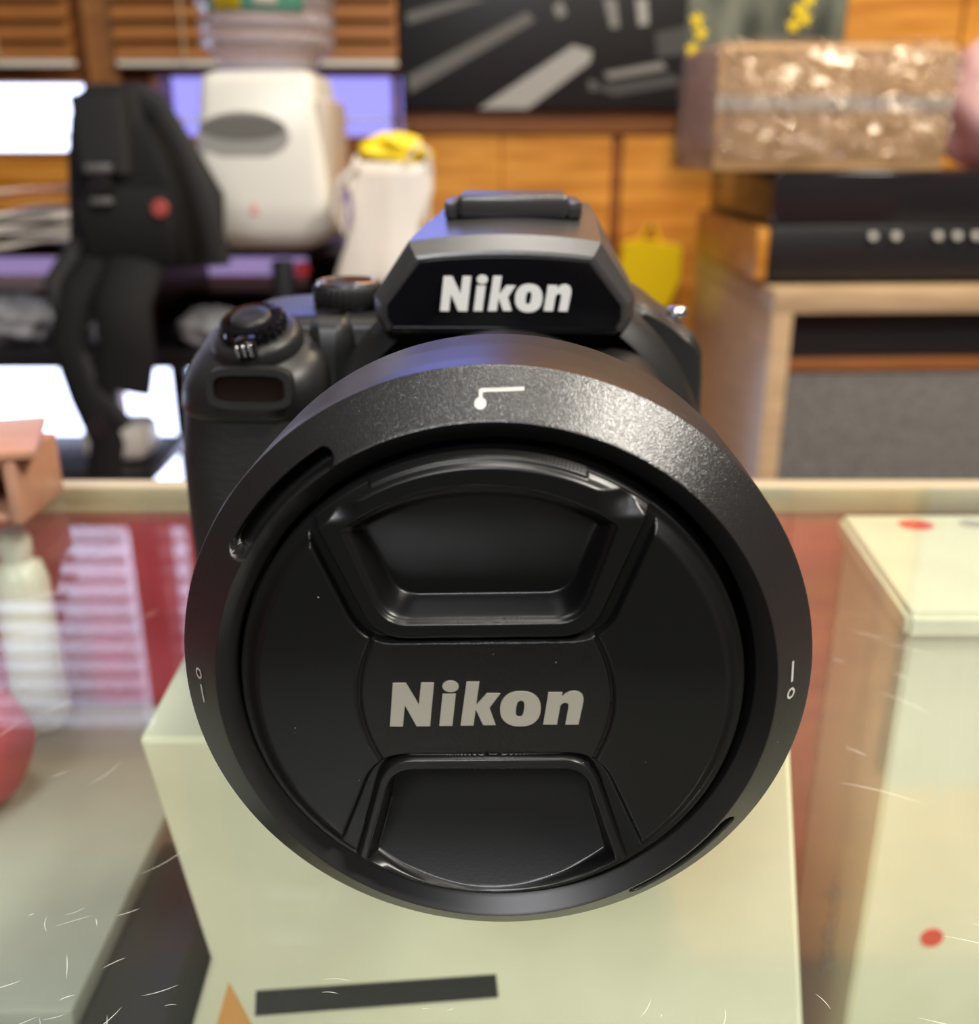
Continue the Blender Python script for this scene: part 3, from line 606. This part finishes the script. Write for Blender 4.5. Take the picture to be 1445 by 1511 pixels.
# small wood tray standing on glass at far left
wt = thing('wooden_box', (-0.1955, 0.362, 0.0), 'small open wooden box standing on the glass at far left', 'box')
TR = M['oak'].copy(); M['pinkwood'] = wood('pinkish_wood', (0.42, 0.21, 0.13), (0.52, 0.28, 0.18), 0.35)
box('top_board', (-0.045, -0.024, 0.0245), (0.026, 0.026, 0.028), 'pinkwood', wt, 0.0008, rz=R(18))
box('side_board', (0.020, -0.014, 0.0), (0.0245, 0.024, 0.0243), 'pinkwood', wt, 0.0005)
box('side_board', (-0.045, 0.018, 0.0), (0.019, 0.0215, 0.0243), 'pinkwood', wt, 0.0005)
box('bottom_board', (-0.045, -0.012, 0.0), (0.019, 0.0175, 0.003), 'pinkwood', wt, 0.0005)

# ================================================================== THE CAMERA
cm = thing('camera', (0.001, 0.1433, 0.0), 'black superzoom camera with capped lens and white lettered flash on the glass', 'camera', R(-1.6))
AX = 0.054
ROLL = R(1.6)
mm = 0.001
def smin(a, b, k): h = np.clip(0.5 + 0.5 * (b - a) / k, 0, 1); return b * (1 - h) + a * h - k * h * (1 - h)
def smax(a, b, k): return -smin(-a, -b, k)
def step(a, b, x): t = np.clip((x - a) / (b - a), 0, 1); return t * t * (3 - 2 * t)
def side(ax, z, p1, p2):   # signed distance to the slanted side line (positive outside)
    dx, dz = p2[0] - p1[0], p2[1] - p1[1]; L = math.hypot(dx, dz)
    s = 1 if p2[1] > p1[1] else -1
    return s * ((ax - p1[0]) * dz - (z - p1[1]) * dx) / L
def trap(x, z, zin, p1, p2, rad, k, up):
    ax = np.abs(x); zz = z if up else -z
    q1 = (p1[0], p1[1] if up else -p1[1]); q2 = (p2[0], p2[1] if up else -p2[1]); zi = zin if up else -zin
    d = smax(zi - zz, side(ax, zz, q1, q2), k)
    return smax(d, np.hypot(x, z) - rad, 0.6)
# ---- lens cap as one dense relief, split into its pieces
NA, NR = 1080, 176
CR = 39.1
rr = np.concatenate([np.linspace(0, 1, NR) ** 0.97 * CR]); aa = np.arange(NA) * 2 * math.pi / NA
RR, AA = np.meshgrid(rr, aa, indexing='ij'); X = RR * np.cos(AA); Zc = RR * np.sin(AA)
fx, fz = X + 0.9, Zc + 0.3            # feature frame centre lies a little left of the rim centre
rad = np.hypot(X, Zc)
tabT = trap(fx, fz, 10.4, (18.3, 15.5), (23.2, 27.5), 60, 4.5, True)
tabB = trap(fx, fz, -10.6, (17.6, -15.2), (22.3, -31), 60, 4.5, False)
chT = trap(fx, fz, 9.7, (19.9, 14.0), (26.2, 29.8), 60, 5.0, True)     # channel outline, seen as the wing and plate edge
chB = trap(fx, fz, -10.3, (19.2, -14.0), (25.8, -30), 60, 5.0, False)
pkT = trap(fx, fz, 13.0, (15.9, 16.4), (20.0, 28.2), 34.6, 3.5, True)
pkB = trap(fx, fz, -12.6, (16.0, -15.2), (20.4, -30.3), 36.4, 3.5, False)
plate = np.sqrt(fx ** 2 + (fz + 0.4) ** 2 * 1.15)                       # lens shaped plate, bulging sides
wing_d = np.abs(fx) - (19.6 - 0.024 * (fz + 0.4) ** 2)                  # >0: wing, <0: plate
h = np.full_like(X, 7.0)
h = np.where(wing_d < 0, 6.75, h)
groove = np.exp(-(wing_d / 0.35) ** 2) * 0.55
h = h - groove
# channels around the tabs
def cut(h, d, level, wdt): s = step(wdt / 2, -wdt / 2, d); return h * (1 - s) + level * s
h = cut(h, chT, 5.3, 0.7); h = cut(h, chB, 5.3, 0.7)
rim = 7.35 - 0.0 * X
scT = step(16.5, 21.5, np.abs(fx)) * 1.9 * step(29, 33, fz)            # scooped tab shoulders
h = np.where(tabT < 0.5, h * (1 - step(0.4, -0.4, tabT)) + (rim - scT) * step(0.4, -0.4, tabT), h)
scB = step(16.5, 21.0, np.abs(fx)) * 0.9 * step(-30, -34, fz)
h = np.where(tabB < 0.5, h * (1 - step(0.4, -0.4, tabB)) + (rim - scB) * step(0.4, -0.4, tabB), h)
floorT = 1.4 + 4.6 * np.clip((fz - 14) / 20.5, 0, 1.1) ** 2.2
floorB = -2.0 + 9.0 * np.clip((-fz - 13) / 23.5, 0, 1.1) ** 1.75
def pocket(h, d, fl): 
    s1 = step(0.15, -0.35, d); s2 = step(-0.3, -2.4, d)
    return h * (1 - s1) + s1 * ((6.55) * (1 - s2) + fl * s2)
def pocketB(h, d, fl, rad): 
    s1 = step(0.15, -0.35, d); inner = smax(trap(fx, fz, -12.6, (16.0, -15.2), (20.4, -30.3), 60, 3.5, False), d * 0 - 99, 0.1)
    s2 = step(-0.1, -1.6, inner)
    return h * (1 - s1) + s1 * ((6.2) * (1 - s2) + fl * s2)
h = pocket(h, pkT, floorT); h = pocketB(h, pkB, floorB, rad)
# outer bevels
inT, inB = tabT < 0, tabB < 0
tabs = inT | inB
bevel_w = 7.0 - step(35.6, 38.2, rad) * 1.9
bevel_t = 7.35 - step(36.9, 38.3, rad) * 1.6
lim = np.where(tabs, bevel_t, bevel_w); h = np.minimum(h, np.where(rad > 35, lim, 99))
rimcut = 5.3 - step(38.75, 39.1, rad) * 0.8
h = np.minimum(h, np.where(rad > 38.35, rimcut, 99))
h = np.minimum(h, 99)
# knurled release edge at the top and bottom of the tabs
kn = (np.abs(fx) < 15.6) & (rad > 38.0) & (np.abs(fz) > 25)
h = np.where(kn, 6.3 - (rad - 38.0) * 1.35 + 0.05 * np.sin(AA * 420), h)
ca, sa = math.cos(ROLL), math.sin(ROLL)
CX, CZ_ = -0.6, -0.3
def cap_xyz(x, z, hh): return ((CX + x * ca - z * sa) * mm, -hh * mm, AX + (CZ_ + x * sa + z * ca) * mm)
VX = (CX + X * ca - Zc * sa) * mm; VZ = AX + (CZ_ + X * sa + Zc * ca) * mm; VY = -h * mm
V = np.stack([VX, VY, VZ], -1).reshape(-1, 3)
region = np.zeros(X.shape, int)                       # 0 plate, 1 wing, 2 top tab, 3 bottom tab, 4 flange
region[wing_d > 0] = 1
region[(chT < 0.0)] = 4; region[(chB < 0.0)] = 4
region[tabT < 0.45] = 2; region[tabB < 0.45] = 3
region[rad > 38.6] = 4
cp = bpy.data.objects.new('lens_cap', None); C.objects.link(cp); cp.parent = cm
def grid_piece(name, sel, V, n_r, n_a, m, parent):
    i, j = np.nonzero(sel[:-1, :]); k = (j + 1) % n_a
    F = np.stack([i * n_a + j, i * n_a + k, (i + 1) * n_a + k, (i + 1) * n_a + j], -1)
    used, inv = np.unique(F, return_inverse=True); F = inv.reshape(-1, 4); P = V[used]
    me = bpy.data.meshes.new(name); me.vertices.add(len(P)); me.vertices.foreach_set('co', P.astype(np.float32).ravel())
    me.loops.add(F.size); me.loops.foreach_set('vertex_index', F.astype(np.int32).ravel())
    me.polygons.add(len(F)); me.polygons.foreach_set('loop_start', np.arange(0, F.size, 4, dtype=np.int32))
    me.update(calc_edges=True); me.validate(); me.shade_smooth(); me.materials.append(M[m])
    o = bpy.data.objects.new(name, me); C.objects.link(o); o.parent = parent
    return o
def flipcheck(o):
    me = o.data; n = Vector((0, 0, 0))
    for q_ in range(0, len(me.polygons), max(1, len(me.polygons) // 200)): n += me.polygons[q_].normal * me.polygons[q_].area
    if n.y > 0: me.flip_normals()
grid_ = [('centre_plate', region == 0, 'cap_plate'), ('wing_panel', (region == 1) & (fx < 0), 'cap'), ('wing_panel', (region == 1) & (fx > 0), 'cap'),
         ('pinch_tab', region == 2, 'cap'), ('pinch_tab', region == 3, 'cap'), ('cap_rim', region == 4, 'cap')]
for nm, sel, m_ in grid_:
    flipcheck(grid_piece(nm, sel, V, NR, NA, m_, cp))
o = lathe('cap_skirt', [(39.1 * mm, -4.5 * mm), (39.1 * mm, 3 * mm), (36 * mm, 3.2 * mm)], 'cap', cp, 180, 'Y', (CX * mm, 0, AX + CZ_ * mm))
# ---- lettering
def glyphs():
    def q(p): return ((p[0] - 65) * 0.02324, (375 - p[1] - (p[0] - 65) * 0.0158) * 0.0262)
    N = [(65, 376), (105, 84), (190, 83), (268, 228), (292, 80), (377, 80), (335, 373), (245, 374), (175, 230), (152, 376)]
    i1 = [(397, 370), (430, 155), (518, 154), (485, 369)]
    i2 = [(485 + 54 * math.cos(a), 103 + 37 * math.sin(a)) for a in [2 * math.pi * k / 32 for k in range(32)]]
    k = [(540, 367), (592, 73), (677, 72), (650, 226), (722, 149), (812, 149), (737, 246), (775, 362), (692, 363), (646, 256), (627, 366)]
    o = [(943 + dx, 252 - dy) for dx, dy in disc2(0, 0, 135, 118, 48, 0, 2.3, 0.05)]
    oh = [(941 + dx, 250 - dy) for dx, dy in disc2(0, 0, 27, 55, 32, 0, 2.8, 0.14)]
    n = [(1093, 356), (1130, 140), (1222, 140), (1218, 168), (1240, 148), (1268, 134), (1300, 129), (1332, 136), (1352, 152), (1361, 178), (1360, 200), (1328, 355), (1240, 356),
         (1262, 236), (1262, 218), (1252, 207), (1236, 206), (1220, 214), (1208, 226), (1185, 356)]
    return [[[q(p) for p in N]], [[q(p) for p in i1]], [[q(p) for p in i2]], [[q(p) for p in k]], [[q(p) for p in o], [q(p) for p in oh]], [[q(p) for p in n]]]
G = glyphs()
TX, TZ = -15.9, -5.1
prism('lettering', [[[(x, z) for x, z in l] for l in g] for g in G], 6.6, 6.95, 'silver_print', cp,
      tr=lambda x, y, z: cap_xyz(x * 1.0 + TX, z + TZ, y))
# ---- lens hood
NH = 1440
prof = [(40.2, 10.0), (40.2, 2.0), (40.25, -3.6)]
prof += [(40.3 + 2.7 * t, -(3.8 + 2.3 * t)) for t in np.linspace(0, 1, 16)]
prof += [(43.0 + 0.15, -6.2)]
prof += [(43.2 + 6.6 * t, -(6.2 - 5.9 * t)) for t in np.linspace(0, 1, 44)[1:]]
prof += [(49.93, -0.15), (50.0, 0.15), (50.0, 6), (49.9, 14), (49.6, 25.3), (49.2, 25.9), (38.0, 26.2)]
prof = np.array(prof); NP = len(prof)
ha = np.arange(NH) * 2 * math.pi / NH
Pr = np.repeat(prof[:, :1], NH, 1); Py = np.repeat(prof[:, 1:2], NH, 1); HA = np.repeat(ha[None], NP, 0)
def slot_depth(rc, hw, a0, a1):
    aa_ = np.degrees(HA) % 360; mid = (a0 + a1) / 2; half = (a1 - a0) / 2
    da = np.abs((aa_ - mid + 180) % 360 - 180); arc = np.maximum(0, da - half) * math.pi / 180 * rc
    return np.hypot(Pr - rc, arc) - hw
front = (np.arange(NP)[:, None] > 3) & (np.arange(NP)[:, None] < NP - 7)
for a0, a1, rc in ((122.0, 147.5, 44.5), (300.5, 325.0, 45.2)):
    d = slot_depth(rc, 1.35, a0, a1); s = step(0.18, -0.22, d) * front
    Py = Py + s * 4.5
HX = (Pr * np.cos(HA + ROLL)) * mm; HZ = AX + Pr * np.sin(HA + ROLL) * mm; HY = Py * mm
HV = np.stack([HX, HY, HZ], -1).reshape(-1, 3)
hd = bpy.data.objects.new('lens_hood', None); C.objects.link(hd); hd.parent = cm
idx = np.arange(NP)[:, None] + np.zeros((1, NH), int)
i_in = 2; i_ch = 19; i_side = NP - 7
for nm, sel, m_ in (('inner_wall', idx < i_ch, 'hood_in'), ('front_bezel', (idx >= i_ch) & (idx < i_side), 'hood'), ('hood_barrel', idx >= i_side, 'hood_side')):
    o = grid_piece(nm, sel, HV, NP, NH, m_, hd)
    bm = bmesh.new(); bm.from_mesh(o.data); bmesh.ops.recalc_face_normals(bm, faces=bm.faces); bm.to_mesh(o.data); bm.free()
    if nm != 'inner_wall': pass
def chamfer(x, z): 
    r_ = math.hypot(x, z); return -(6.2 - 5.9 * (r_ - 43.2) / 6.6) - 0.11
def decal(name, loops):
    return prism(name, loops, 0, 0.06, 'mark', hd, tr=lambda x, y, z: ((x * ca - z * sa) * mm, (chamfer(x, z) + y) * mm, AX + (x * sa + z * ca) * mm))
decal('bayonet_mark', [[disc2(-0.9, 45.35, 0.85, 0.72, 24)], [[(-1.1, 45.9), (-0.6, 45.9), (-0.6, 46.65), *[(v, 46.72) for v in np.linspace(0, 5.3, 12)], *[(v, 47.15) for v in np.linspace(5.3, -0.6, 14)], (-1.0, 47.05), (-1.1, 46.9)]]])
decal('lock_mark', [[disc2(-46.9, 2.1, 0.62, 0.95, 24), disc2(-46.9, 2.1, 0.38, 0.62, 24)], [[(-46.95, 0.2), (-46.6, 0.2), (-46.45, -3.0), (-46.8, -3.0)]]])
decal('lock_mark', [[disc2(46.0, -2.1, 0.75, 0.95, 24), disc2(46.0, -2.1, 0.42, 0.62, 24)], [[(45.8, 0.0), (46.2, 0.0), (46.1, 3.5), (45.75, 3.5)]]])
# ---- lens barrel
def brf(r, t, a):
    s = max(0.0, min(1.0, (math.cos(a - R(-10)) - 0.35) / 0.35)); s = s * s * (3 - 2 * s)
    return r + 8.5 * mm * s * (1 if t > 0.03 else 0)
lathe('lens_barrel', [(36 * mm, 0.024), (36 * mm, 0.031), (36 * mm, 0.060), (36.4 * mm, 0.095), (37 * mm, 0.108)], 'hood_side', cm, 128, 'Y', (0, 0, AX), 40, brf)
lathe('mount_ring', [(44 * mm, 0.106), (48 * mm, 0.1085), (50.2 * mm, 0.113), (50.5 * mm, 0.122)], 'body', cm, 128, 'Y', (0.0015, 0, AX - 0.001), 40)
lathe('lens_core', [(36 * mm, 0.0), (36 * mm, 0.026)], 'void', cm, 64, 'Y', (0, 0, AX), 40, caps=True)
# ---- body
def xz_loft(name, outl, steps, m, parent, auto=40):
    return loft(name, [[(x * mm, y, z * mm) for x, z in offset(outl, -i)] for y, i in steps], m, parent, True, auto)
def smooth_poly(pts, it=2):
    for _ in range(it):
        out = []
        for i in range(len(pts)):
            a, b = pts[i], pts[(i + 1) % len(pts)]
            out += [(a[0] * 0.75 + b[0] * 0.25, a[1] * 0.75 + b[1] * 0.25), (a[0] * 0.25 + b[0] * 0.75, a[1] * 0.25 + b[1] * 0.75)]
        pts = out
    return pts
bo = smooth_poly([(-79, 0), (-83.5, 6), (-84.6, 45), (-82, 76), (-75, 88), (-60, 90.5), (-20, 90.5), (20, 92), (33, 95), (38, 93), (44, 88), (50, 85.5), (52.5, 78), (52.5, 8), (49, 0)], 2)
xz_loft('body_shell', bo, [(0.1185, 3.5), (0.1195, 1.6), (0.1225, 0.3), (0.127, 0), (0.158, 0), (0.164, 0.8), (0.168, 4)], 'body', cm)
ro = smooth_poly([(-80, 2), (-84, 6), (-85.0, 30), (-84.9, 66), (-60, 66.5), (20, 66.5), (53.0, 66), (53.0, 8), (50, 2)], 1)
xz_loft('rubber_cover', ro, [(0.1178, 3), (0.1190, 1.2), (0.1222, -0.1), (0.127, -0.35), (0.157, -0.35)], 'rubber', cm)
# grip: stacked rounded sections, slanting top
def gring(z, ins, sl=0.0, x0=-84.8, x1=-45, y0=98.5, y1=135, r=14):
    return [(x * mm, y * mm, (z + sl * (y - 98)) * mm) for x, y in rrect(x0 + ins, x1 - ins, y0 + ins, y1 - ins, r - ins * 0.6, 8)]
loft('grip', [gring(0, 3), gring(1.5, 1), gring(10, 0, y0=101), gring(35, 0, y0=99), gring(55, 0, y0=99), gring(68, 0, 0.02, x0=-83.8, y0=100)], 'rubber', cm, True, 50)
loft('grip_head', [gring(66, 0.6, 0, x0=-83.6, y0=100), gring(69, -0.3, 0.05, x0=-83.3, x1=-46, y0=98.5), gring(74, -0.4, 0.12, x0=-82.2, x1=-45.5, y0=98), gring(77.5, 0.6, 0.2, x0=-80.8, y0=98.2), gring(79.6, 2.6, 0.26, x0=-80.4, y0=98.5), gring(80.7, 5.2, 0.28, x0=-80.4, y0=98.5), gring(81.1, 8.5, 0.28, x0=-80.4, y0=98.5)], 'body', cm, True, 60)
loft('grip_shoulder', [gring(62, 0, 0, -52, -38.5, 112, 140, 8.5), gring(80, 0, 0.02, -52, -38.5, 112, 140, 8.5), gring(86.5, 0.8, 0.05, -52, -38.5, 112, 140, 8.5), gring(89, 2.6, 0.06, -52, -38.5, 112, 140, 8.5), gring(89.9, 5, 0.06, -52, -38.5, 112, 140, 8.5)], 'body', cm, True, 60)
# infrared window
irw = prism('infrared_frame', [[disc2(-62.0 * mm, 76.6 * mm, 10.4 * mm, 5.1 * mm, 48, 0, 4.0), disc2(-62.0 * mm, 76.6 * mm, 8.7 * mm, 3.4 * mm, 48, 0, 4.0)]], 0.0958, 0.1000, 'body', cm, auto=20)
b_ = irw.modifiers.new('b', 'BEVEL'); b_.width = 0.0006; b_.segments = 3
prism('infrared_window', [[disc2(-62.0 * mm, 76.6 * mm, 8.8 * mm, 3.5 * mm, 48, 0, 4.0)]], 0.0968, 0.100, 'ir', cm)
# shutter button with zoom lever (tilted forward)
sb = bpy.data.objects.new('shutter_group', None); sb.name = 'zoom_lever'; C.objects.link(sb); sb.parent = cm
sb.location = (-0.0630, 0.111, 0.0866); sb.rotation_euler = (R(20), R(-6), 0)
lathe('lever_base', [(0.0115, -0.003), (0.0115, 0.0), (0.0105, 0.0014), (0.0092, 0.0018)], 'body', sb, 48, 'Z', (0, 0, 0), 40, caps=True)
lathe('lever_ring', [(0.0078, 0.001), (0.0084, 0.0022), (0.0084, 0.0044), (0.0076, 0.0054), (0.0058, 0.0056), (0.0054, 0.0046)], 'gloss', sb, 72, 'Z', (0, 0, 0), 40, lambda r, t, a: r * (1 + 0.03 * math.sin(24 * a)))
lathe('shutter_button', [(0.0053, 0.003), (0.0052, 0.0056), (0.0044, 0.0063), (0.002, 0.0060), (0.0001, 0.0059)], 'body', sb, 40, 'Z', (0, 0, 0), 50, caps=True)
box('lever_nub', (-0.0026, -0.0125, 0.0012), (0.0026, -0.0075, 0.0052), 'gloss', sb, 0.001)
for x in (-0.0016, 0.0, 0.0016): box('nub_rib', (x - 0.0004, -0.0131, 0.0018), (x + 0.0004, -0.0122, 0.0050), 'chrome', sb, 0.0002, 1)
# mode dial and command ring
md = bpy.data.objects.new('mode_dial', None); C.objects.link(md); md.parent = cm; md.location = (-0.0428, 0.1335, 0.0905)
lathe('dial_base', [(0.0096, -0.002), (0.0096, 0.0012)], 'gloss', md, 48, 'Z', (0, 0, 0), 40, caps=True)
lathe('dial_knob', [(0.0088, 0.001), (0.0093, 0.0018), (0.0093, 0.0052), (0.0088, 0.0062)], 'body', md, 144, 'Z', (0, 0, 0), 60, lambda r, t, a: r * (1 + 0.022 * math.sin(36 * a)), True)
lathe('dial_top', [(0.0086, 0.0062), (0.0084, 0.0070), (0.0074, 0.0074), (0.0068, 0.0070), (0.0001, 0.0070)], 'chrome', md, 64, 'Z', (0, 0, 0), 40)
lathe('dial_disc', [(0.0066, 0.0071), (0.0064, 0.0074), (0.0001, 0.0074)], 'gloss', md, 48, 'Z', (0, 0, 0), 40)
# right shoulder: strap lug and side button
lg = lathe('strap_lug', [(0.0028, -0.0005), (0.003, 0.0008), (0.0024, 0.002), (0.0001, 0.0023)], 'chrome', cm, 24, 'Z', (0.0462, 0.136, 0.0885), 60)
prism('shoulder_panel', [[smooth_poly([(0.034, 0.0925), (0.0405, 0.0895), (0.0455, 0.0855), (0.0495, 0.082), (0.0500, 0.0675), (0.047, 0.067), (0.0435, 0.078), (0.038, 0.087)], 1)]], 0.1162, 0.1195, 'body', cm)
# ---- flash housing
fh = bpy.data.objects.new('flash_housing', None); C.objects.link(fh); fh.parent = cm
def fsec(y, hb, zb, hm, zm, ht, zt, arch, cx=-0.4):
    pts = [(-hb, zb), (-hm, zb + (zm - zb) * 0.45), (-hm, zm), (-ht, zt)]
    for k in range(1, 8): s = -1 + 2 * k / 8; pts.append((s * ht, zt + arch * (1 - s * s)))
    pts += [(ht, zt), (hm, zm), (hm, zb + (zm - zb) * 0.45), (hb, zb)]
    return [((x + cx) * mm, y, z * mm) for x, z in pts]
loft('flash_cover', [fsec(0.1018, 27.4, 90.2, 28.8, 96.3, 20.4, 106.9, 1.2), fsec(0.1021, 28.2, 89.9, 29.6, 96.6, 21.0, 107.6, 1.4), fsec(0.1048, 29.2, 89.4, 31.2, 97.6, 22.6, 109.9, 1.6), fsec(0.1056, 29.4, 89.2, 31.5, 98.0, 22.8, 110.6, 1.7),
     fsec(0.113, 29.6, 89, 31.0, 99.0, 22.4, 111.8, 1.7, 0.2), fsec(0.122, 29.0, 89, 30.0, 100.0, 21.6, 113.25, 1.7, 1.2), fsec(0.132, 28, 89, 28.5, 101.0, 20.4, 114.9, 1.6, 2.4), fsec(0.145, 27, 89, 27, 101, 19, 116.9, 1.4, 2.9), fsec(0.156, 26, 89, 26, 101, 18, 116.2, 1.0, 3.0), fsec(0.166, 25, 89, 25, 100, 17.5, 113.5, 0.8, 3.0)], 'flash', fh, True, 15)
fpn = fsec(0.1012, 26.6, 90.6, 28.0, 96.2, 19.9, 106.4, 1.1)
loft('front_panel', [[(x, 0.1020, z) for x, y, z in fpn], [(x, 0.1014, z) for x, y, z in fpn], [(x * 0.992, 0.1010, 0.0985 + (z - 0.0985) * 0.985) for x, y, z in fpn]], 'gloss', fh, True, 30)
box('front_lip', (-0.0275, 0.0998, 0.0895), (0.0267, 0.1022, 0.0912), 'gloss', fh, 0.0005)
SX = 30.4 / 29.4
prism('lettering', [[[(x * SX - 15.6, z * 1.06 + 95.0) for x, z in l] for l in g] for g in G], 100.4, 101.2, 'white_print', fh, tr=lambda x, y, z: (x * mm, y * mm, z * mm))
box('shoe_cover', (-0.0125, 0.121, 0.1145), (0.0155, 0.140, 0.1205), 'flash', fh, 0.0016, 3)
for x in (-0.014, 0.017): box('shoe_rail', (x - 0.0018, 0.122, 0.1145), (x + 0.0018, 0.141, 0.1188), 'flash', fh, 0.0008)
